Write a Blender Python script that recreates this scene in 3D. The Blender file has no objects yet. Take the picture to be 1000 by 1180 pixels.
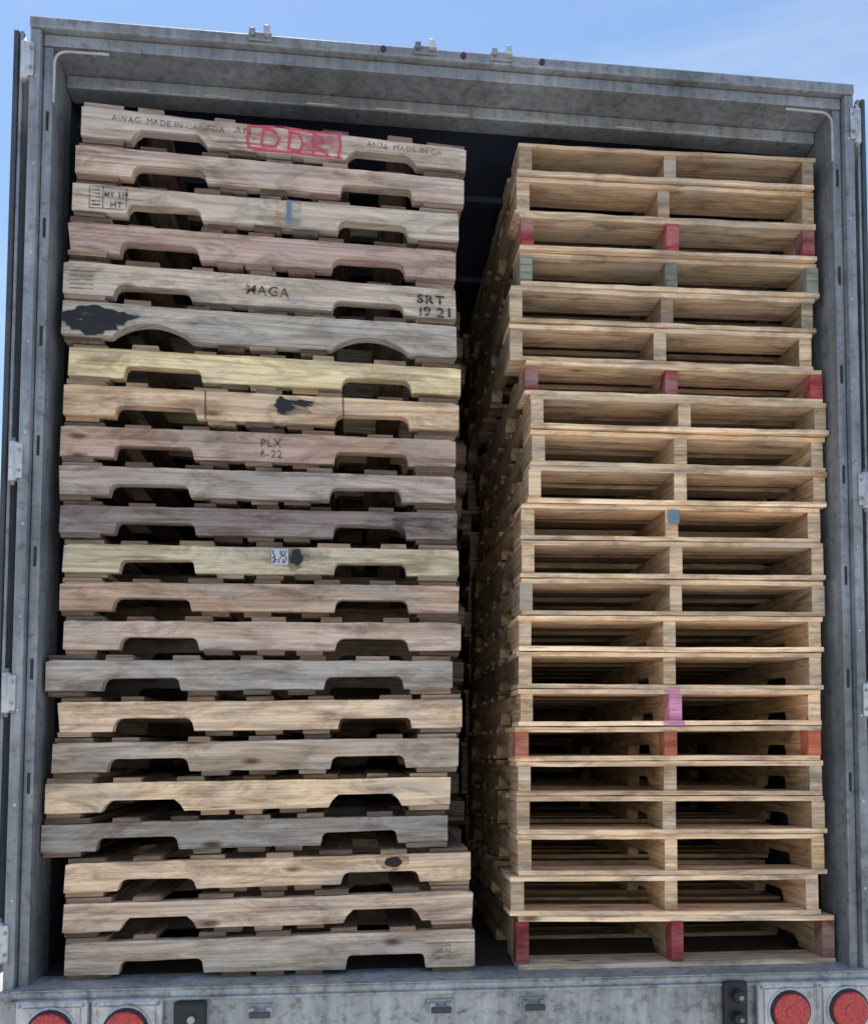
import bpy, math, random
from mathutils import Matrix, Vector
random.seed(7)
S=bpy.context.scene; COL=S.collection
Z0=1.25
def s2l(c): 
    return tuple(((v/255)/12.92 if v/255<=.04045 else ((v/255+.055)/1.055)**2.4) for v in c)
# ---------------------------------------------------------------- materials
def newmat(n):
    m=bpy.data.materials.new(n); m.use_nodes=True; nt=m.node_tree
    return m,nt,nt.nodes["Principled BSDF"]
def N(nt,t,**k):
    n=nt.nodes.new(t)
    for a,b in k.items(): setattr(n,a,b)
    return n
def ramp(nt,src,p0,p1,c0=(0,0,0,1),c1=(1,1,1,1)):
    r=N(nt,"ShaderNodeValToRGB"); r.color_ramp.elements[0].position=p0; r.color_ramp.elements[1].position=p1
    r.color_ramp.elements[0].color=c0; r.color_ramp.elements[1].color=c1
    nt.links.new(src,r.inputs[0]); return r.outputs[0]
def noise(nt,vec,scale,detail=4,rough=.55,mp=None,dist=0):
    n=N(nt,"ShaderNodeTexNoise"); n.inputs["Scale"].default_value=scale; n.inputs["Detail"].default_value=detail
    n.inputs["Roughness"].default_value=rough; n.inputs["Distortion"].default_value=dist
    if mp is not None:
        m=N(nt,"ShaderNodeMapping"); m.inputs["Scale"].default_value=mp; nt.links.new(vec,m.inputs[0]); vec=m.outputs[0]
    nt.links.new(vec,n.inputs["Vector"]); return n.outputs["Fac"]
def mul(nt,a,b,fac=1.0,mode='MULTIPLY'):
    m=N(nt,"ShaderNodeMix",data_type='RGBA',blend_type=mode); m.inputs[0].default_value=fac
    nt.links.new(a,m.inputs[6])
    if isinstance(b,tuple): m.inputs[7].default_value=b
    else: nt.links.new(b,m.inputs[7])
    return m
def wood_material(full=True):
    m,nt,b=newmat("weathered_wood" if full else "inner_wood")
    uv=N(nt,"ShaderNodeUVMap",uv_map="grain").outputs[0]
    at=N(nt,"ShaderNodeAttribute",attribute_name="bcol")
    g1=noise(nt,uv,1,4 if full else 2,.7,(2.6,120,1)); c=mul(nt,at.outputs["Color"],ramp(nt,g1,.30,.70,(.66,.63,.60,1),(1.30,1.30,1.30,1)))
    if full:
        gr=noise(nt,uv,1,2,.5,(.7,9,1),.4)
        sn=N(nt,"ShaderNodeMath",operation='MULTIPLY'); sn.inputs[1].default_value=46; nt.links.new(gr,sn.inputs[0])
        s2=N(nt,"ShaderNodeMath",operation='SINE'); nt.links.new(sn.outputs[0],s2.inputs[0])
        c=mul(nt,c.outputs[2],ramp(nt,s2.outputs[0],.0,.9,(1.06,1.06,1.06,1),(.76,.71,.66,1)),.8)
        cr=noise(nt,uv,1,3,.6,(1.3,55,1))
        c=mul(nt,c.outputs[2],ramp(nt,cr,.29,.325,(.34,.28,.25,1),(1,1,1,1)),.85)
        gw=noise(nt,uv,1,3,.6,(3,9,1))
        mg=mul(nt,c.outputs[2],(.42,.395,.37,1),.3,'MIX'); nt.links.new(ramp(nt,gw,.46,.70,(0,0,0,1),(.55,.55,.55,1)),mg.inputs[0]); c=mg
    gd=noise(nt,uv,1,5 if full else 3,.75,(5,16,1),.6)
    c=mul(nt,c.outputs[2],ramp(nt,gd,.32,.54,(.42,.385,.37,1),(1.04,1.04,1.04,1)),.9)
    if full:
        mp=N(nt,"ShaderNodeMapping"); mp.inputs["Scale"].default_value=(2.4,7,1); nt.links.new(uv,mp.inputs[0])
        v=N(nt,"ShaderNodeTexVoronoi"); v.inputs["Scale"].default_value=1; nt.links.new(mp.outputs[0],v.inputs["Vector"])
        c=mul(nt,c.outputs[2],ramp(nt,v.outputs["Distance"],.035,.095,(.26,.16,.11,1),(1,1,1,1)),.9)
        bp=N(nt,"ShaderNodeBump"); bp.inputs["Strength"].default_value=.6; bp.inputs["Distance"].default_value=.002
        nt.links.new(g1,bp.inputs["Height"]); nt.links.new(bp.outputs[0],b.inputs["Normal"])
    nt.links.new(c.outputs[2],b.inputs["Base Color"]); b.inputs["Roughness"].default_value=.88
    b.inputs["Specular IOR Level"].default_value=.15
    return m
def paint_material(name,lo,hi,sc=70,st=.35):
    m,nt,b=newmat(name)
    at=N(nt,"ShaderNodeAttribute",attribute_name="bcol"); nt.links.new(at.outputs["Color"],b.inputs["Base Color"])
    g=N(nt,"ShaderNodeNewGeometry").outputs["Position"]
    a=ramp(nt,noise(nt,g,sc,4,.7,(st,1,1)),lo,hi)
    nt.links.new(a,b.inputs["Alpha"]); b.inputs["Roughness"].default_value=.7
    return m
def metal_material(name,col,metallic=.5,rough=.5,var=.35,scale=3,rust=0.0):
    m,nt,b=newmat(name)
    g=N(nt,"ShaderNodeNewGeometry").outputs["Position"]
    base=N(nt,"ShaderNodeRGB"); base.outputs[0].default_value=(*col,1)
    d=1-var
    c=mul(nt,base.outputs[0],ramp(nt,noise(nt,g,scale,5,.7),.32,.68,(d,d,d,1),(1.18,1.18,1.18,1)))
    if rust>0:
        c=mul(nt,c.outputs[2],ramp(nt,noise(nt,g,1,4,.75,(34,34,3)),.36,.62,(.60,.60,.62,1),(1,1,1,1)),.75)
        c=mul(nt,c.outputs[2],ramp(nt,noise(nt,g,32,3,.65),.32,.46,(.50,.48,.47,1),(1,1,1,1)),.7)
        r=mul(nt,c.outputs[2],(.17,.105,.065,1),rust,'MIX'); nt.links.new(ramp(nt,noise(nt,g,9,6,.75,(1,1,2.2)),.55,.70,(0,0,0,1),(rust,rust,rust,1)),r.inputs[0]); c=r
        bp=N(nt,"ShaderNodeBump"); bp.inputs["Strength"].default_value=.3; bp.inputs["Distance"].default_value=.004
        nt.links.new(noise(nt,g,14,3,.6),bp.inputs["Height"]); nt.links.new(bp.outputs[0],b.inputs["Normal"])
    nt.links.new(c.outputs[2],b.inputs["Base Color"]); b.inputs["Metallic"].default_value=metallic
    b.inputs["Roughness"].default_value=rough
    return m
WOOD=wood_material(); WOOD2=wood_material(False)
PAINT=paint_material("spray_paint",.30,.46); STAMP=paint_material("stamp_ink",.33,.56,80); FAINT=paint_material("faint_overspray",.42,.80,40); SOLID=paint_material("label_paper",-.2,-.1)
SMEAR=paint_material("tar_smear",.30,.40,30,.5)
GALV=metal_material("galvanised_steel",(.37,.39,.41),.3,.5,.4,3,.35)
SILL=metal_material("worn_sill_steel",(.56,.555,.54),.15,.55,.45,4,.6)
HINGE=metal_material("hinge_steel",(.66,.67,.68),.3,.4,.25,10,.25)
HEAD=metal_material("header_steel",(.36,.375,.39),.25,.5,.5,2.2,.45)
WALLM=metal_material("trailer_liner",(.055,.072,.115),.1,.55,.3,2)
ALU=metal_material("aluminium_skin",(.6,.61,.62),.4,.4,.1,1)
BLACK=metal_material("black_rubber",(.02,.02,.022),0,.55,.2,10)
DGREY=metal_material("door_seal_rubber",(.07,.075,.085),0,.6,.3,8)
FLOORM=metal_material("trailer_floor",(.10,.085,.07),0,.7,.3,5)
BOXM=metal_material("light_box_steel",(.62,.61,.59),.3,.38,.25,12,.35)
CREAM=metal_material("cream_seal",(.46,.45,.42),0,.6,.3,20)
def red_lens():
    m,nt,b=newmat("red_lens")
    g=N(nt,"ShaderNodeTexCoord").outputs["Object"]
    v=N(nt,"ShaderNodeTexVoronoi"); v.inputs["Scale"].default_value=130; nt.links.new(g,v.inputs["Vector"])
    c=ramp(nt,v.outputs["Distance"],.1,.8,(.80,.04,.04,1),(.38,.010,.016,1))
    nt.links.new(c,b.inputs["Base Color"]); b.inputs["Roughness"].default_value=.18; b.inputs["Coat Weight"].default_value=.6
    bp=N(nt,"ShaderNodeBump"); bp.inputs["Strength"].default_value=.6; bp.inputs["Distance"].default_value=.003
    nt.links.new(v.outputs["Distance"],bp.inputs["Height"]); nt.links.new(bp.outputs[0],b.inputs["Normal"]); return m
RED=red_lens()
DRED=metal_material("dim_red_lens",(.10,.025,.025),0,.3,.2,10)
# ---------------------------------------------------------------- mesh builder
class B:
    def __init__(s): s.v=[];s.f=[];s.c=[];s.uv=[];s.m=[]
    def face(s,idx,col,uvs,mi=0): s.f.append(idx);s.c.append(col);s.uv.append(uvs);s.m.append(mi)
    def prism(s,prof,a0,a1,place,col,cap=None,seg=1,L='s',bend=None,mi=0):
        n=len(prof); o=len(s.v); ou=random.random()*40; ov=random.random()*40
        A=[a0+(a1-a0)*i/seg for i in range(seg+1)]
        for a in A:
            for p,q in prof: s.v.append(place(p,q+(bend(a) if bend else 0),a))
        def uv(p,q,a): return (ou+p,ov+q+a) if L=='s' else (ou+a,ov+q+p)
        for k in range(seg):
            for i in range(n):
                j=(i+1)%n; P,Q=prof[i],prof[j]
                s.face([o+k*n+i,o+k*n+j,o+(k+1)*n+j,o+(k+1)*n+i],col,[uv(*P,A[k]),uv(*Q,A[k]),uv(*Q,A[k+1]),uv(*P,A[k+1])],mi)
        def cuv(p,q,a): return (ou+p,ov+q) if L=='s' else (ou+p*.6,ov+q)
        s.face([o+i for i in range(n)][::-1],cap or col,[cuv(*prof[i],a0) for i in range(n)][::-1],mi)
        s.face([o+seg*n+i for i in range(n)],col,[cuv(*prof[i],a1) for i in range(n)],mi)
    def poly(s,pts,col,mi):
        o=len(s.v); s.v+=pts; s.face(list(range(o,o+len(pts))),col,[(p[0],p[2]) for p in pts],mi)
    def mesh(s,name,cheap=False):
        me=bpy.data.meshes.new(name); me.from_pydata(s.v,[],s.f)
        for m in (WOOD,PAINT,STAMP,FAINT,SOLID,WOOD2,SMEAR): me.materials.append(m)
        me.uv_layers.new(name="grain"); me.color_attributes.new("bcol",'FLOAT_COLOR','CORNER')
        UV=[];CC=[];MI=[]
        for i in range(len(s.f)):
            mi=s.m[i]
            if cheap and mi==0: mi=5
            MI.append(mi); g=WG if mi==0 else (WG2 if mi==5 else 1)
            for j in range(len(s.f[i])): UV+=s.uv[i][j]; CC+=(s.c[i][0]*g,s.c[i][1]*g,s.c[i][2]*g,1)
        me.uv_layers["grain"].data.foreach_set("uv",UV)
        me.color_attributes["bcol"].data.foreach_set("color",CC)
        me.polygons.foreach_set("material_index",MI)
        import bmesh
        bm=bmesh.new(); bm.from_mesh(me)
        bmesh.ops.recalc_face_normals(bm,faces=[f for f in bm.faces if f.material_index in (0,5)])
        bm.to_mesh(me); bm.free()
        return me
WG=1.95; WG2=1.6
def desat(c,a=.16):
    l=.3*c[0]+.55*c[1]+.15*c[2]; return tuple(v*(1-a)+l*a for v in c)
def vary(c,a=.10):
    k=1+random.uniform(-a,a)*1.6; w=random.uniform(-a,a)*.22
    return (max(.01,c[0]*k*(1+w)),max(.01,c[1]*k),max(.01,c[2]*k*(1-w)))
def jit(a): return random.uniform(-a,a)
def stringer_profile(W,h,kind='std',n0=.155,nw=.235):
    def notch(c,w):
        if kind=='arch':
            w*=1.05; return [(c-w/2+w*i/12,.046*math.sin(math.pi*i/12)**.75) for i in range(13)]
        hh=.037+jit(.004); r=.020+jit(.007); sk=jit(.003)
        pts=[(c-w/2,0)]
        if kind=='chamfer': pts+=[(c-w/2+.012,hh*.55),(c-w/2+.03,hh),(c+w/2-.03,hh),(c+w/2-.012,hh*.55)]
        else:
            pts+=[(c-w/2+.004,hh-r)]
            pts+=[(c-w/2+.004+r-r*math.cos(t),hh-r+r*math.sin(t)) for t in (.5,1.05,1.57)]
            pts+=[(c-w/2+w*.3,hh+jit(.001)),(c-w/2+w*.55,hh+sk*.5)]
            pts+=[(c+w/2-.004-r+r*math.cos(t),hh-r+r*math.sin(t)+sk) for t in (1.57,1.05,.5)]
            pts+=[(c+w/2-.004,hh-r)]
        return pts+[(c+w/2,0)]
    def run(a,b,q,j):
        n=max(2,int(abs(b-a)/.022)); w=0; o=[]
        for i in range(1,n):
            w=w*.7+jit(j); o.append((a+(b-a)*i/n,q+w))
        return o
    p=[(0,jit(.001))]; c1=n0+nw/2+jit(.010); c2=W-n0-nw/2+jit(.010); w1=nw+jit(.012); w2=nw+jit(.012)
    if random.random()<.35: ch=.004+random.random()*.01; p=[(ch*1.3,0)]
    N1=notch(c1,w1); N2=notch(c2,w2)
    p+=run(p[0][0],N1[0][0],0,.0008)+N1+run(N1[-1][0],N2[0][0],0,.0008)+N2+run(N2[-1][0],W,0,.0008)
    p+=[(W-random.random()*.004,.002),(W-random.random()*.004,h-random.random()*.007)]
    p+=run(W,0,h,.0010)+[(random.random()*.004,h-random.random()*.007)]
    return p
DK=.0158
def side_pallet(W,D,zt0,zt1,h0,h1,col,kind='std',deckcol=None):
    b=B(); h=(h0+h1)/2
    def zz(x,q):
        t=x/W; zt=zt0*(1-t)+zt1*t; hh=h0*(1-t)+h1*t
        return zt-hh+q/h*hh
    bow=jit(.0025)
    for k,y in enumerate((0.0,D/2-.019,D-.038)):
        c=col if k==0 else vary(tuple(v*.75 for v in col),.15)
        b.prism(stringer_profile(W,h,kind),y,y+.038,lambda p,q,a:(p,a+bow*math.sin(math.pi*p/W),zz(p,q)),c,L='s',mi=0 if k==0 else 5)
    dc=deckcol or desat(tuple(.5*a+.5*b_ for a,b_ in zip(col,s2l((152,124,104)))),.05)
    def deck(xs,z_of,sgn):
        for x,w in xs:
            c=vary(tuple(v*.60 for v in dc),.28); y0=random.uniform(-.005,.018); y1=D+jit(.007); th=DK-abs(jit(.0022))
            if sgn>0: pr=[(0,.0002),(w,.0002),(w-random.random()*.003,th),(random.random()*.003,th)]
            else: pr=[(random.random()*.003,-th),(w-random.random()*.003,-th),(w,-.0002),(0,-.0002)]
            sk=jit(.004)
            b.prism(pr,y0,y1,lambda p,q,a,x=x:(x+p+sk*a,a,z_of(x+p)+q),c,L='a',cap=vary(tuple(v*.48 for v in dc),.34),mi=5)  # brown board ends, darkened further with the shade of their recess
    def layout(n,lead=.120,inner=.080):
        xs=[(0.002+random.random()*.008,lead+jit(.015))]
        g=(W-2*lead-.02)/(n-2)
        for i in range(n-2):
            w=inner+random.choice((0,0,.022,-.014)); xs.append((lead+.01+g*(i+.5)-w/2+jit(.022),w))
        xs.append((W-lead-.006-random.random()*.006,lead+jit(.005))); return xs
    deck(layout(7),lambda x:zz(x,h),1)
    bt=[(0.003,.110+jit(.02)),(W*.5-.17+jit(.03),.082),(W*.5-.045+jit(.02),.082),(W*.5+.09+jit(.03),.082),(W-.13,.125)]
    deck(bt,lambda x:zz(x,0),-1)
    return b,zz
def end_pallet(W,D,zt0,zt1,h0,h1,col,xm,paint=None):
    b=B(); h=(h0+h1)/2
    def zz(x,q):
        t=x/W; zt=zt0*(1-t)+zt1*t; hh=h0*(1-t)+h1*t
        return zt-hh+q/h*hh
    for k,x in enumerate((jit(.004)+.003,xm-.019,W-.041)):
        y0=random.uniform(.000,.012); w=.038+jit(.002)
        cap=None
        if paint and paint[k]: cap=vary(paint[k],.15)
        c=vary(tuple(v*.66 for v in col),.18)  # stringer colour darkened, shade inside the openings put into it
        pr=stringer_profile(D,h,random.choice(('std','std','chamfer')))
        tw=jit(.006)
        b.prism(pr,x,x+w,lambda p,q,a:(a+tw*(p/D),y0+p,zz(a,q)),c,L='s',mi=5)
        ec=cap or vary(tuple(v*.80 for v in col),.18)
        e=.0012; b.prism([(x-e,0.0),(x+w+e,0.0),(x+w+e,h),(x-e,h)],y0-.003,y0+(.05 if cap else .0015),lambda p,q,a:(p,a,zz(p,q)),ec,L='s')
    def deck(ys,q0,sgn):
        for i,(y,w) in enumerate(ys):
            th=DK-abs(jit(.0026)); c=vary(tuple(v*1.08 for v in col),.14) if i==0 else vary(tuple(v*.60 for v in col),.22)  # boards behind the first darkened: painted shade of the openings
            am=random.uniform(-.0020,.0008) if i==0 else jit(.001)
            fr=[jit(.0028) for _ in range(30)]; fz=[]; ww=0
            for _ in range(30): ww=ww*.6+jit(.0008); fz.append(ww)
            x0=jit(.006); x1=W+jit(.006); tilt=jit(.007)
            lo,hi=(.0002,th) if sgn>0 else (-th,-.0002)
            pr=[(0,lo),(w,lo),(w,hi),(0,hi)]
            seg=18 if i==0 else 4
            def pl(p,q,a,y=y,w=w,am=am,fr=fr,tilt=tilt,seg=seg):
                i_=int(round((a-x0)/(x1-x0)*seg)); wob=fr[i_] if p<w*.5 else 0
                return (a,y+p+wob+tilt*(a/W-.5),zz(a,q0)+q+am*math.sin(math.pi*a/W)+(fz[i_] if p<w*.5 else 0))
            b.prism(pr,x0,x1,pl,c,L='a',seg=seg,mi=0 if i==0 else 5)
    ys=[(jit(.004),.135)]; g=(D-.27)/5
    for i in range(5): ys.append((.135+g*(i+.5)-.044+jit(.012),.088+random.choice((0,.02,-.01))))
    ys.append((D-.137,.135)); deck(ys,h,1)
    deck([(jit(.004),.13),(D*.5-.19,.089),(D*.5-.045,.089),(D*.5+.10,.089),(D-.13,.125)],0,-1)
    return b,zz
def add_obj(b,name,loc):
    ob=bpy.data.objects.new(name,b.mesh(name)); ob.location=loc; COL.objects.link(ob); return ob
def text_onto(b,body,x,z,size,col,mi=2,slope=0,y=-.0028,bold=0.0,sx=1.0):
    xx=x
    for ch in body:
        c=bpy.data.curves.new("t",'FONT'); c.body=ch; c.size=size; c.resolution_u=3; c.offset=bold
        if ch==' ': xx+=size*.3*sx; continue
        o=bpy.data.objects.new("t",c); COL.objects.link(o); bpy.context.view_layer.update()
        me=bpy.data.meshes.new_from_object(o.evaluated_get(bpy.context.evaluated_depsgraph_get()))
        base=len(b.v); dz=jit(size*.035); rr=jit(.05); mxx=max([v.co.x for v in me.vertices] or [size*.5])
        for v in me.vertices:
            px,pz=v.co.x,v.co.y; px,pz=px-pz*rr,pz+px*rr
            b.v.append((xx+px*sx,y,z+pz+dz+slope*(xx-x+px*sx)))
        for p in me.polygons: b.face([base+i for i in p.vertices],col,[(0,0)]*len(p.vertices),mi)
        xx+=(mxx+size*.09)*sx
        bpy.data.objects.remove(o); bpy.data.meshes.remove(me); bpy.data.curves.remove(c)
def blob(b,x,z,rx,rz,col,mi=1,n=26,rough=.3,y=-.0026):
    ph=[random.random()*6 for _ in range(4)]
    pts=[]
    for i in range(n):
        t=-2*math.pi*i/n; r=1+rough*(math.sin(3*t+ph[0])*.4+math.sin(5*t+ph[1])*.35+math.sin(9*t+ph[2])*.3+jit(.25))
        pts.append((x+rx*r*math.cos(t),y,z+rz*r*math.sin(t)))
    b.poly(pts[::-1],col,mi)
def rect(b,x0,z0,x1,z1,col,mi,y=-.0028): b.poly([(x0,y,z0),(x1,y,z0),(x1,y,z1),(x0,y,z1)],col,mi)
_sy=[0]
def stroke(b,pts,wd,col,mi,zf,y=-.003):
    for (xa,qa),(xb,qb) in zip(pts,pts[1:]):
        _sy[0]=(_sy[0]+1)%12; yy=y-_sy[0]*.00012
        dx,dz=xb-xa,qb-qa; l=max(1e-6,math.hypot(dx,dz)); nx,nz=-dz/l*wd/2,dx/l*wd/2; ex,ez=dx/l*wd*.3,dz/l*wd*.3
        P=[(xa-ex-nx,qa-ez-nz),(xb+ex-nx,qb+ez-nz),(xb+ex+nx,qb+ez+nz),(xa-ex+nx,qa-ez+nz)]
        b.poly([(p,yy,zf(p,q)) for p,q in P],col,mi)
# ---------------------------------------------------------------- pallet stacks (metres, relative to trailer floor)
LT=[(-1.164,2.619,.025,2.569),(-1.177,2.491,.017,2.471),(-1.184,2.372,.003,2.352),(-1.199,2.259,-.005,2.235),(-1.209,2.138,-.005,2.110),(-1.205,2.006,-.005,1.988),(-1.187,1.861,.010,1.848),(-1.194,1.751,.004,1.738),(-1.201,1.620,-.007,1.621),(-1.203,1.495,-.006,1.501),(-1.197,1.376,-.001,1.386),(-1.187,1.263,.005,1.273),(-1.191,1.145,.005,1.158),(-1.176,1.028,.011,1.043),(-1.223,.914,-.016,.923),(-1.192,.785,.017,.808),(-1.199,.664,.004,.686),(-1.220,.547,-.018,.563),(-1.229,.422,-.025,.446),(-1.160,.313,.045,.337),(-1.158,.194,.050,.215),(-1.152,.081,.056,.102)]
LC=[(162,148,136),(164,144,130),(162,149,134),(150,127,117),(162,149,134),(146,139,130),(190,172,134),(174,149,122),(150,127,113),(146,133,123),(110,98,93),(166,153,128),(154,131,112),(162,142,127),(142,133,124),(186,161,134),(152,136,119),(190,164,134),(126,118,110),(184,158,130),(170,148,129),(162,145,128)]
RT=[(.195,2.614,1.200,2.636),(.186,2.506,1.207,2.528),(.203,2.377,1.196,2.395),(.197,2.253,1.211,2.274),(.168,2.139,1.197,2.155),(.168,2.023,1.188,2.042),(.219,1.892,1.216,1.900),(.230,1.779,1.226,1.795),(.235,1.675,1.220,1.688),(.229,1.554,1.224,1.567),(.201,1.433,1.200,1.445),(.206,1.311,1.207,1.330),(.201,1.195,1.213,1.204),(.195,1.066,1.198,1.083),(.195,.964,1.196,.973),(.195,.842,1.187,.840),(.183,.714,1.182,.733),(.189,.614,1.186,.615),(.189,.507,1.195,.506),(.194,.389,1.196,.384),(.172,.253,1.175,.249),(.188,.136,1.222,.124)]
def smooth(v,last):
    e=[v[0]+(v[0]-v[1])]+v+[last]
    return [.22*e[i]+.56*e[i+1]+.22*e[i+2] for i in range(len(v))]
FL=-.028
lz0=smooth([r[1] for r in LT],-.036); lz1=smooth([r[3] for r in LT],-.012)
RC=(190,163,132)
BLK=(.018,.018,.02)
for i,(x0,_,x1,_) in enumerate(LT):
    zt0,zt1=lz0[i],lz1[i]
    n0=(lz0[i+1]+DK) if i<21 else FL; n1=(lz1[i+1]+DK) if i<21 else FL
    h0=zt0-(n0+DK+.0006); h1=zt1-(n1+DK+.0006)
    col=s2l(LC[i]); W=x1-x0; y0=.045+random.random()*.022
    kind='arch' if i==5 else ('chamfer' if i in (0,17,20) else 'std')
    b,zz=side_pallet(W,1.016,Z0+zt0,Z0+zt1,h0,h1,col,kind)
    sl=(zt1-zt0)/W; h=(h0+h1)/2
    if i==0:
        pk=s2l((208,78,104)); pf=s2l((210,126,136))
        rect(b,.50,zz(.5,.006),.79,zz(.79,.076),pf,3,-.0020); blob(b,.66,zz(.66,.045),.13,.034,pf,3,26,.2,-.0017)
        for pts in ([(.505,.078),(.50,.045),(.508,.012),(.56,.006)],[(.55,.075),(.545,.02)],[(.55,.074),(.585,.068),(.60,.045),(.585,.022),(.545,.016)],
                    [(.63,.072),(.628,.018),(.66,.014),(.672,.04),(.66,.066),(.63,.072)],[(.705,.074),(.702,.012)],[(.705,.073),(.735,.066),(.735,.046),(.705,.042),(.75,.010)],
                    [(.50,.079),(.60,.082),(.70,.078),(.79,.081)],[(.785,.08),(.79,.04),(.782,.006)],[(.52,.004),(.64,.008),(.79,.003)]):
            stroke(b,[(p+jit(.003),q+jit(.003)) for p,q in pts],.0075,pk,1,zz)
        dk=s2l((112,96,88))
        text_onto(b,"AWAG  MADE IN CANADA",.09,zz(.1,.050),.026,dk,2,sl)
        text_onto(b,"AN",.46,zz(.47,.05),.034,dk,2,sl)
        text_onto(b,"AN36  MADE IN CA",.87,zz(.87,.05),.026,dk,2,sl)
    if i==2:
        dk=s2l((60,52,48)); X=.05
        text_onto(b,"MX 339",X+.044,zz(X,.046),.027,dk,2,sl,bold=.0003,sx=.76); text_onto(b,"HT",X+.062,zz(X,.014),.027,dk,2,sl,bold=.0003)
        for (a,c,d,e) in ((X,.008,X+.112,.0105),(X,.078,X+.112,.0805),(X,.0106,X+.0025,.0779),(X+.1095,.0106,X+.112,.0779),(X+.04,.0106,X+.0425,.0779)):
            rect(b,a,zz(a,c),d,zz(a,e),dk,2)
        for q in range(5): rect(b,X+.008,zz(X,.018+q*.012),X+.034,zz(X,.0215+q*.012),dk,2)
        rect(b,.010+.60,zz(.62,.0),.632,zz(.62,.085),s2l((206,130,80)),3); rect(b,.645,zz(.65,.02),.657,zz(.65,.085),s2l((100,134,160)),1,-.0032); rect(b,.635,zz(.63,.0),.69,zz(.63,.085),s2l((126,146,160)),3,-.0024)
    if i==4:
        dk=s2l((66,56,52))
        text_onto(b,"MAGA",.545,zz(.55,.034),.042,dk,2,sl,bold=.0005,sx=1.05)
        dk=s2l((50,44,42))
        text_onto(b,"SRT",1.078,zz(1.08,.046),.038,dk,2,sl,bold=.0012,sx=1.2); text_onto(b,"19 21",1.078,zz(1.08,.004),.042,dk,2,sl,bold=.0012,sx=1.15)
        for q in range(5): rect(b,.02,zz(.02,.014+q*.013),.09,zz(.05,.0175+q*.013),s2l((110,96,88)),2)
    if i==5:
        blob(b,.085,zz(.1,.050),.080,.040,BLK,6,70,.16); blob(b,.155,zz(.15,.056),.055,.022,BLK,6,50,.35,-.0032); blob(b,.09,zz(.1,.03),.075,.028,BLK,6,60,.3,-.0038)
    if i==7:
        blob(b,.655,zz(.65,.055),.030,.024,BLK,6,40,.3); blob(b,.70,zz(.69,.064),.045,.009,BLK,6,40,.5,-.0032); blob(b,.67,zz(.67,.05),.06,.028,s2l((90,74,62)),3,30,.3,-.0022)
        for p in (.417,.835): b.poly([(p,-.0026,zz(p,0)),(p+.003,-.0026,zz(p,0)),(p+.001,-.0026,zz(p,h)),(p-.002,-.0026,zz(p,h))],BLK,4)
    if i==8:
        text_onto(b,"PLX",.59,zz(.6,.046),.034,s2l((92,68,62)),2,sl,bold=.0003); text_onto(b,"6-22",.59,zz(.6,.012),.034,s2l((92,68,62)),2,sl,bold=.0003)
    if i==10: blob(b,1.1,zz(1.1,.04),.12,.030,s2l((64,56,58)),3,30,.2)
    if i==11:
        rect(b,.615,zz(.62,.028),.665,zz(.62,.078),(.55,.57,.62),4,-.0028)
        for q in range(60): 
            a=.618+(q%10)*.0043; z=zz(.62,.034+(q//10)*.0066)
            if random.random()<.42: rect(b,a,z,a+.0040,z+.0060,(.08,.09,.11),4,-.0034)
        blob(b,.690,zz(.7,.052),.018,.026,BLK,6,30,.2); blob(b,.69,zz(.7,.05),.042,.036,s2l((60,54,50)),3,26,.25,-.0022)
    if i==19: blob(b,.965,zz(.96,.062),.026,.016,s2l((40,24,22)),4,26,.12,-.003); blob(b,.965,zz(.96,.062),.050,.026,s2l((110,66,44)),3,26,.15,-.0024)
    if i==21:
        for q in range(3): text_onto(b,"IIII-IIII",1.09,zz(1.1,.02+q*.018),.018,s2l((110,90,80)),2,sl)
    add_obj(b,"wooden_pallet",(x0,y0,0))
rz0=smooth([r[1] for r in RT],.012); rz1=smooth([r[3] for r in RT],-.01)
red=s2l((158,74,76)); grn=s2l((128,132,114)); orr=s2l((188,108,84)); pnk=s2l((214,144,178)); tl=s2l((112,144,146))
P={2:(red,)*3,3:(grn,)*3,6:(red,)*3,15:(None,pnk,None),16:(orr,)*3,21:(red,None,None)}
P[21]=(red,red,s2l((150,100,84)))
for i,(x0,_,x1,_) in enumerate(RT):
    t0=rz0[i]; t1=rz1[i]; n0=rz0[i+1] if i<21 else FL; n1=rz1[i+1] if i<21 else FL
    zt0,zt1=t0-DK,t1-DK; h0=zt0-(n0+DK+.0006); h1=zt1-(n1+DK+.0006); W=x1-x0
    base=RC if i>5 else (168,147,122)
    k=1+jit(.07); w_=jit(.02)
    col=s2l((base[0]*k*(1+w_),base[1]*k,base[2]*k*(1-w_)))
    pp=P.get(i)
    if pp: pp=tuple((tuple(v/1.6 for v in q) if q else None) for q in pp)
    b,zz=end_pallet(W,1.219,Z0+zt0,Z0+zt1,h0,h1,col,W*(.497+jit(.014)),pp)
    if i==15:
        rect(b,W/2-.035,zz(W/2,-.015),W/2+.035,zz(W/2,-.001),pnk,1,-.0065); rect(b,W/2-.03,zz(W/2,h0),W/2+.02,zz(W/2,h0+.015),pnk,1,-.0065)
    if i==10: rect(b,W/2-.018,zz(W/2,h0*.5),W/2+.02,zz(W/2,h0),tl,1,-.006)
    add_obj(b,"wooden_pallet",(x0,.055+random.random()*.02,0))
gen=[]
for k in range(4):
    b,_=side_pallet(1.2,1.016,0,0,.086,.086,s2l((178,156,134))); gen.append(b.mesh("wooden_pallet_side",True))
gen2=[]
for k in range(3):
    b,_=end_pallet(1.0,1.219,0,0,.086,.086,s2l((160,136,108)),.5); gen2.append(b.mesh("wooden_pallet_end",True))
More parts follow.
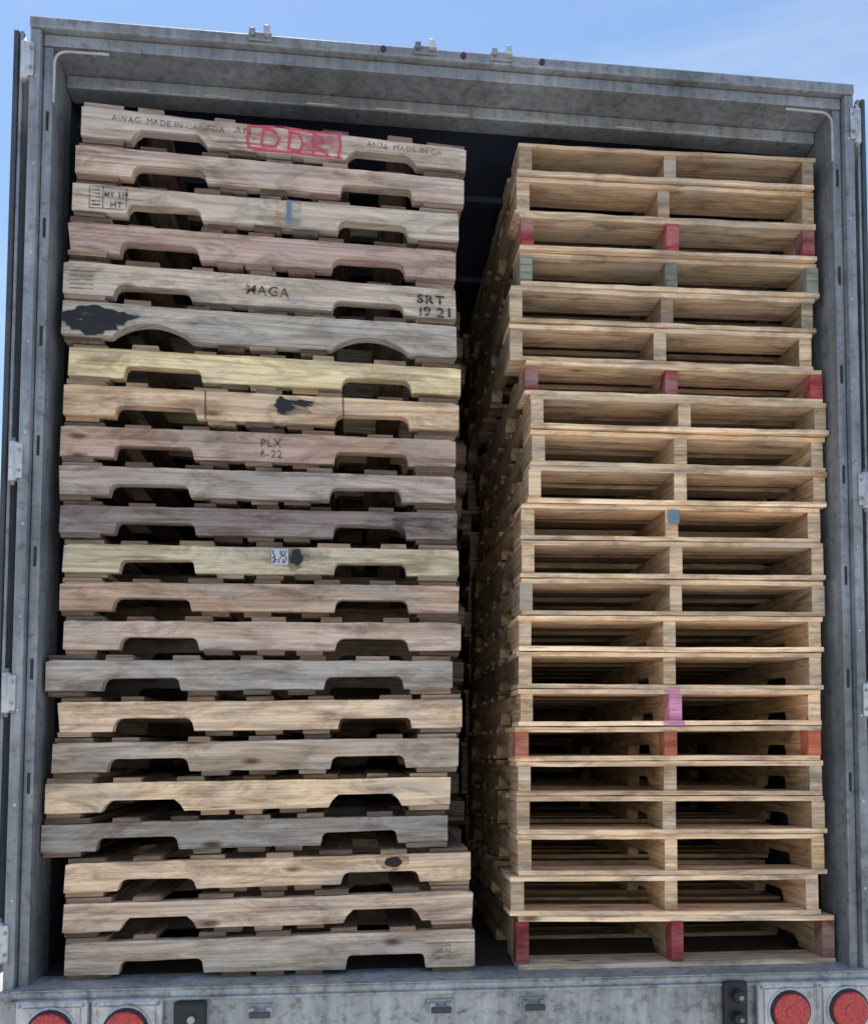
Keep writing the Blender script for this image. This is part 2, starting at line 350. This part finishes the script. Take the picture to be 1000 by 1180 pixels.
for r in range(2):
    for i in range(22):
        z=Z0+FL+DK+.086+i*.1185
        o=bpy.data.objects.new("wooden_pallet",random.choice(gen)); o.location=(-1.062+jit(.022),1.12+r*1.1,z); COL.objects.link(o)
        o=bpy.data.objects.new("wooden_pallet",random.choice(gen2)); o.location=(.19+jit(.02),1.36+r*1.3,z); COL.objects.link(o)
# ---------------------------------------------------------------- trailer
T=bpy.data.objects.new("semi_trailer",None); COL.objects.link(T)
def link(ob): COL.objects.link(ob); ob.parent=T; return ob
def box(name,x,y,z,mat,bev=.002,rot=None):
    lo=(x[0],y[0],z[0]+Z0); hi=(x[1],y[1],z[1]+Z0)
    c=[(a+b)/2 for a,b in zip(lo,hi)]; d=[(b-a)/2 for a,b in zip(lo,hi)]
    vs=[(sx*d[0],sy*d[1],sz*d[2]) for sx in(-1,1) for sy in(-1,1) for sz in(-1,1)]
    fs=[(0,1,3,2),(4,6,7,5),(0,4,5,1),(2,3,7,6),(0,2,6,4),(1,5,7,3)]
    me=bpy.data.meshes.new(name); me.from_pydata(vs,[],fs); me.materials.append(mat)
    ob=bpy.data.objects.new(name,me); ob.location=c
    if rot: ob.rotation_euler=rot
    if bev: m=ob.modifiers.new("b",'BEVEL'); m.width=bev; m.segments=2
    return link(ob)
def cyl(name,c,r,L,mat,axis='z',n=24,bev=0,r2=None):
    import bmesh
    bm=bmesh.new(); bmesh.ops.create_cone(bm,cap_ends=True,segments=n,radius1=r,radius2=r if r2 is None else r2,depth=L)
    me=bpy.data.meshes.new(name); bm.to_mesh(me); bm.free(); me.materials.append(mat)
    for p in me.polygons: p.use_smooth=len(p.vertices)==4
    ob=bpy.data.objects.new(name,me); ob.location=(c[0],c[1],c[2]+Z0)
    ob.rotation_euler={'z':(0,0,0),'y':(math.pi/2,0,0),'x':(0,math.pi/2,0)}[axis]
    if bev: m=ob.modifiers.new("b",'BEVEL'); m.width=bev; m.segments=2
    return link(ob)
def tube(name,pts,r,mat):
    c=bpy.data.curves.new(name,'CURVE'); c.dimensions='3D'; c.bevel_depth=r; c.bevel_resolution=2
    s=c.splines.new('POLY'); s.points.add(len(pts)-1)
    for p,q in zip(s.points,pts): p.co=(q[0],q[1],q[2]+Z0,1)
    o=bpy.data.objects.new(name,c); COL.objects.link(o); bpy.context.view_layer.update()
    me=bpy.data.meshes.new_from_object(o.evaluated_get(bpy.context.evaluated_depsgraph_get())); bpy.data.objects.remove(o)
    me.materials.clear(); me.materials.append(mat); return link(bpy.data.objects.new(name,me))
H=2.8365; LEN=14.4
for s,nm in((-1,"left"),(1,"right")):
    X=lambda a,b:(a,b) if s>0 else (-b,-a)
    box("door_jamb_outer_"+nm,X(1.264,1.295),(-.02,.18),(-.05,H-.037),GALV,.004)
    box("door_jamb_inner_"+nm,X(1.234,1.262),(.004,.18),(-.045,H-.075),GALV,.003)
    box("jamb_return_"+nm,X(1.246,1.2635),(.185,.30),(-.045,H-.075),WALLM,.002)
    box("side_wall_"+nm,X(1.265,1.291),(.183,LEN),(-.08,H-.03),ALU,0)
    box("wall_liner_"+nm,X(1.258,1.2635),(.303,LEN-.05),(FL,H-.09),WALLM,0)
    box("bottom_rail_"+nm,X(1.262,1.300),(.186,LEN),(-.25,-.082),ALU,.003)
    box("top_rail_"+nm,X(1.262,1.302),(.186,LEN),(H-.15,H-.002),ALU,.003)
    box("door_panel_"+nm,X(1.326,1.350),(.03,1.24),(.0,H-.03),ALU,.003)
    box("door_edge_"+nm,X(1.336,1.352),(.006,.028),(-.005,H-.025),DGREY,.004)
    box("door_edge_trim_"+nm,X(1.324,1.334),(.010,.028),(-.005,H-.025),GALV,.002)
    for k,yy in enumerate((.35,.85)):
        cyl("lock_rod_%s_%d"%(nm,k),(s*1.312,yy,H/2),.011,H-.05,GALV)
    for k,zc in enumerate((.10,.81,1.485,2.70)):
        cyl("hinge_knuckle_%s_%d"%(nm,k),(s*1.309,-.012,zc),.013,.116,HINGE,n=20,bev=.003)
        box("hinge_leaf_%s_%d"%(nm,k),X(1.280,1.304),(-.028,-.019),(zc-.052,zc+.052),HINGE,.004)
        cyl("hinge_pin_%s_%d"%(nm,k),(s*1.309,-.012,zc),.006,.14,GALV,n=12)
        for j in (-1,1): cyl("hinge_bolt_%s_%d_%d"%(nm,k,j),(s*1.288,-.030,zc+j*.03),.005,.005,GALV,'y',8)
    for k in range(7):
        zc=.55+k*.33; box("jamb_slot_%s_%d"%(nm,k),X(1.243,1.251),(.0015,.006),(zc-.03,zc+.03),BLACK,.001)
    for k in range(10):
        zc=.22+k*.27; cyl("jamb_rivet_%s_%d"%(nm,k),(s*1.274,-.0212,zc),.004,.004,HINGE,'y',10)
    tube("corner_seal_"+nm,[(s*1.228,-.004,2.58),(s*1.228,-.004,2.71)]+[(s*(1.228-.035+.035*math.cos(t)),-.004,2.71+.035*math.sin(t)) for t in (.4,.8,1.2,1.57)]+[(s*1.07,-.004,2.747)],.0042,CREAM)
box("header_cap",(-1.297,1.297),(-.024,.18),(H-.035,H),HEAD,.005)
box("header_face",(-1.262,1.262),(0,.18),(H-.073,H-.037),HEAD,.003)
box("header_rear_rail",(-1.232,1.232),(.115,.19),(H-.115,H-.075),HEAD,.004)
for k in range(9):
    xc=-1.05+k*.26+jit(.05); box("header_streak_%d"%k,(xc,xc+.06+random.random()*.07),(.113,.1145),(H-.111,H-.107),CREAM,0)  # pale strips painted in as bright streaks along bent metal edges
for k,xc in enumerate((-.245,.005,.255)):
    cyl("marker_lamp_%d"%k,(xc,-.028,H-.018),.009,.012,DRED,'y',bev=.003)
for k,xc in enumerate((-.62,-.115,.125)):
    box("top_keeper_base_%d"%k,(xc-.035,xc+.035),(-.031,-.0245),(H-.026,H+.002),GALV,.003)
    box("top_keeper_lug_%d"%k,(xc+.012,xc+.030),(-.052,-.0312),(H-.018,H+.012),HINGE,.005)
    box("top_keeper_tab_%d"%k,(xc-.032,xc-.014),(-.044,-.0312),(H-.016,H+.006),GALV,.004)
box("roof",(-1.26,1.26),(.192,LEN),(H-.03,H-.012),ALU,0)
box("ceiling_liner",(-1.255,1.255),(.2,LEN-.05),(H-.07,H-.05),WALLM,0)
for k in range(12): box("roof_bow_%d"%k,(-1.25,1.25),(.6+k*.6,.64+k*.6),(H-.095,H-.072),WALLM,.003)
box("front_wall",(-1.26,1.26),(LEN-.04,LEN),(FL,H-.03),ALU,0)
box("floor",(-1.262,1.262),(.0,LEN-.05),(FL-.05,FL-.001),FLOORM,0)
box("rear_sill",(-1.300,1.300),(-.045,-.002),(-.36,-.031),SILL,.006)
box("rear_sill_lip",(-1.262,1.262),(-.05,.12),(-.0300,-.0265),SILL,.001)
box("rear_sill_bead",(-1.262,1.262),(-.056,-.0465),(-.062,-.052),SILL,.004)
def lamp(xc,zc,k):
    box("lamp_housing_%d"%k,(xc-.098,xc+.098),(-.068,-.0465),(zc-.12,zc+.085),BOXM,.012)
    box("lamp_housing_face_%d"%k,(xc-.078,xc+.078),(-.0735,-.0685),(zc-.095,zc+.066),BOXM,.002)
    cyl("lamp_ring_%d"%k,(xc,-.0755,zc),.069,.006,HINGE,'y',48,.002)
    cyl("lamp_grommet_%d"%k,(xc,-.0815,zc),.063,.010,BLACK,'y',40,.004)
    cyl("lamp_lens_%d"%k,(xc,-.087,zc),.056,.016,RED,'y',48,.006)
    cyl("lamp_center_%d"%k,(xc,-.0955,zc),.02,.003,RED,'y',32,.001)
    for a in (-1,1):
        for c in (-1,1): cyl("lamp_screw_%d_%d_%d"%(k,a,c),(xc+a*.085,-.069,zc-.015+c*.085),.005,.004,GALV,'y',10)
for k,xc in enumerate((-1.145,-.942,.994,1.180)): lamp(xc,-.134,k)
box("connector_box",(-.815,-.725),(-.075,-.0465),(-.19,-.062),BLACK,.008)
cyl("connector_lamp",(-.765,-.079,-.11),.011,.01,CREAM,'y',16,.002)
box("latch_plate",(.792,.868),(-.070,-.0465),(-.24,-.045),BLACK,.008)
for k,zc in enumerate((-.085,-.15)): 
    cyl("latch_knob_%d"%k,(.832,-.085,zc),.019,.03,BLACK,'y',20,.006); cyl("latch_bolt_%d"%k,(.832,-.102,zc),.008,.006,GALV,'y',6,.001)
for k,xc in enumerate((-.575,-.06,.215)):
    box("keeper_base_%d"%k,(xc-.04,xc+.04),(-.052,-.0465),(-.118,-.078),SILL,.003)
    for j in (-1,1): box("keeper_lug_%d_%d"%(k,j),(xc+j*.024-.009,xc+j*.024+.009),(-.078,-.0525),(-.115,-.082),SILL,.005)
    box("keeper_bar_%d"%k,(xc-.03,xc+.03),(-.085,-.0785),(-.110,-.092),DGREY,.003)
sb=B()  # faint darker curved marks on the sill near two keepers
for xc in (-.06,.215):
    for q in range(7):
        a=xc+jit(.085); z=-.09-random.random()*.06; l=.02+random.random()*.03; s_=1 if a>xc else -1
        pts=[(a+l*t*s_,-.0466-q*.0001,Z0+z+.018*t*t) for t in (0,.5,1)]
        sb.poly(pts+[(p[0],p[1],p[2]+.004) for p in pts[::-1]],s2l((92,88,84)),3)
me=sb.mesh("sill_arc_marks"); link(bpy.data.objects.new("sill_arc_marks",me))
for s in(-1,1):
    box("frame_rail_%d"%s,(s*.45-.04,s*.45+.04),(.2,LEN),(-.36,-.10),BLACK,0)
    box("bumper_guard_post_%d"%s,(s*.5-.05,s*.5+.05),(-.04,.02),(-.72,-.36),SILL,.004)
    box("landing_leg_%d"%s,(s*.7-.06,s*.7+.06),(11.4,11.52),(-1.2,-.1),SILL,.004)
    box("mud_flap_%d"%s,(s*.95-.28,s*.95+.28),(.9,.91),(-1.1,-.36),BLACK,0)
    for a,yy in enumerate((1.75,3.0)):
        for w in (.78,1.12):
            cyl("tyre_%d_%d_%d"%(s,a,int(w*100)),(s*w,yy,-Z0+.51),.51,.27,BLACK,'x',48,.03)
            cyl("wheel_rim_%d_%d_%d"%(s,a,int(w*100)),(s*w,yy,-Z0+.51),.28,.285,ALU,'x',32,.01)
box("bumper_guard_bar",(-1.15,1.15),(-.05,.03),(-.80,-.70),SILL,.006)
# ---------------------------------------------------------------- ground
gm,nt,b=newmat("concrete_yard")
g=N(nt,"ShaderNodeNewGeometry").outputs["Position"]
c=N(nt,"ShaderNodeRGB"); c.outputs[0].default_value=(.50,.475,.44,1)
c=mul(nt,c.outputs[0],ramp(nt,noise(nt,g,.6,5,.7),.3,.7,(.78,.78,.78,1),(1.1,1.1,1.1,1)))
c=mul(nt,c.outputs[2],ramp(nt,noise(nt,g,30,3,.6),.3,.7,(.88,.88,.88,1),(1.05,1.05,1.05,1)))
nt.links.new(c.outputs[2],b.inputs["Base Color"]); b.inputs["Roughness"].default_value=.9
me=bpy.data.meshes.new("ground"); R_=1500; me.from_pydata([(-R_,-R_,0),(R_,-R_,0),(R_,R_,0),(-R_,R_,0)],[],[(0,1,2,3)]); me.materials.append(gm)
COL.objects.link(bpy.data.objects.new("ground",me))
# ---------------------------------------------------------------- light
EL=74; AZ=-25
w=bpy.data.worlds.new("World"); S.world=w; w.use_nodes=True; nt=w.node_tree
sk=nt.nodes.new("ShaderNodeTexSky"); sk.sky_type='NISHITA'; sk.sun_disc=False; sk.sun_elevation=math.radians(EL); sk.sun_rotation=math.radians(AZ)
sk.air_density=1.3; sk.dust_density=.5; sk.ozone_density=1.0
tc=nt.nodes.new("ShaderNodeTexCoord").outputs["Generated"]
cn=noise(nt,tc,1,5,.6,(1.2,2.5,7),.5)
hs=nt.nodes.new("ShaderNodeHueSaturation"); hs.inputs["Saturation"].default_value=1.10; hs.inputs["Value"].default_value=1.15; nt.links.new(sk.outputs[0],hs.inputs["Color"])
mx=mul(nt,hs.outputs[0],(6.5,6.9,7.3,1),.2,'MIX'); nt.links.new(ramp(nt,cn,.42,.75,(0,0,0,1),(.34,.34,.34,1)),mx.inputs[0])
nt.links.new(mx.outputs[2],nt.nodes["Background"].inputs[0]); nt.nodes["Background"].inputs[1].default_value=.15
L=bpy.data.lights.new("sun",'SUN'); L.energy=5; L.angle=math.radians(.5); L.color=(1,.95,.88)
lo=bpy.data.objects.new("sun",L); COL.objects.link(lo)
d=Vector((math.sin(math.radians(AZ))*math.cos(math.radians(EL)),math.cos(math.radians(AZ))*math.cos(math.radians(EL)),math.sin(math.radians(EL))))
lo.rotation_euler=d.to_track_quat('Z','Y').to_euler(); lo.location=d*30
# ---------------------------------------------------------------- camera
cx,cy,cz,yaw,pit,rol,f,sx,sy=-.3168,-2.7392,1.9082,.1061,.0552,.0026,1047.6,19.87,212.64
F=Vector((math.sin(yaw)*math.cos(pit),math.cos(yaw)*math.cos(pit),math.sin(pit))); r0=Vector((math.cos(yaw),-math.sin(yaw),0)); u0=r0.cross(F)
r=r0*math.cos(rol)+u0*math.sin(rol); u=-r0*math.sin(rol)+u0*math.cos(rol)
cam=bpy.data.cameras.new("camera"); co=bpy.data.objects.new("camera",cam); COL.objects.link(co)
M=Matrix(((r.x,u.x,-F.x,cx),(r.y,u.y,-F.y,cy),(r.z,u.z,-F.z,cz),(0,0,0,1))); co.matrix_world=M
cam.sensor_fit='VERTICAL'; cam.sensor_height=24; cam.lens=f/1180*24; cam.shift_x=-sx/1180; cam.shift_y=sy/1180; cam.clip_end=5000; cam.clip_start=.05
S.camera=co
S.view_settings.view_transform='Standard'; S.view_settings.look='None'; S.view_settings.exposure=0
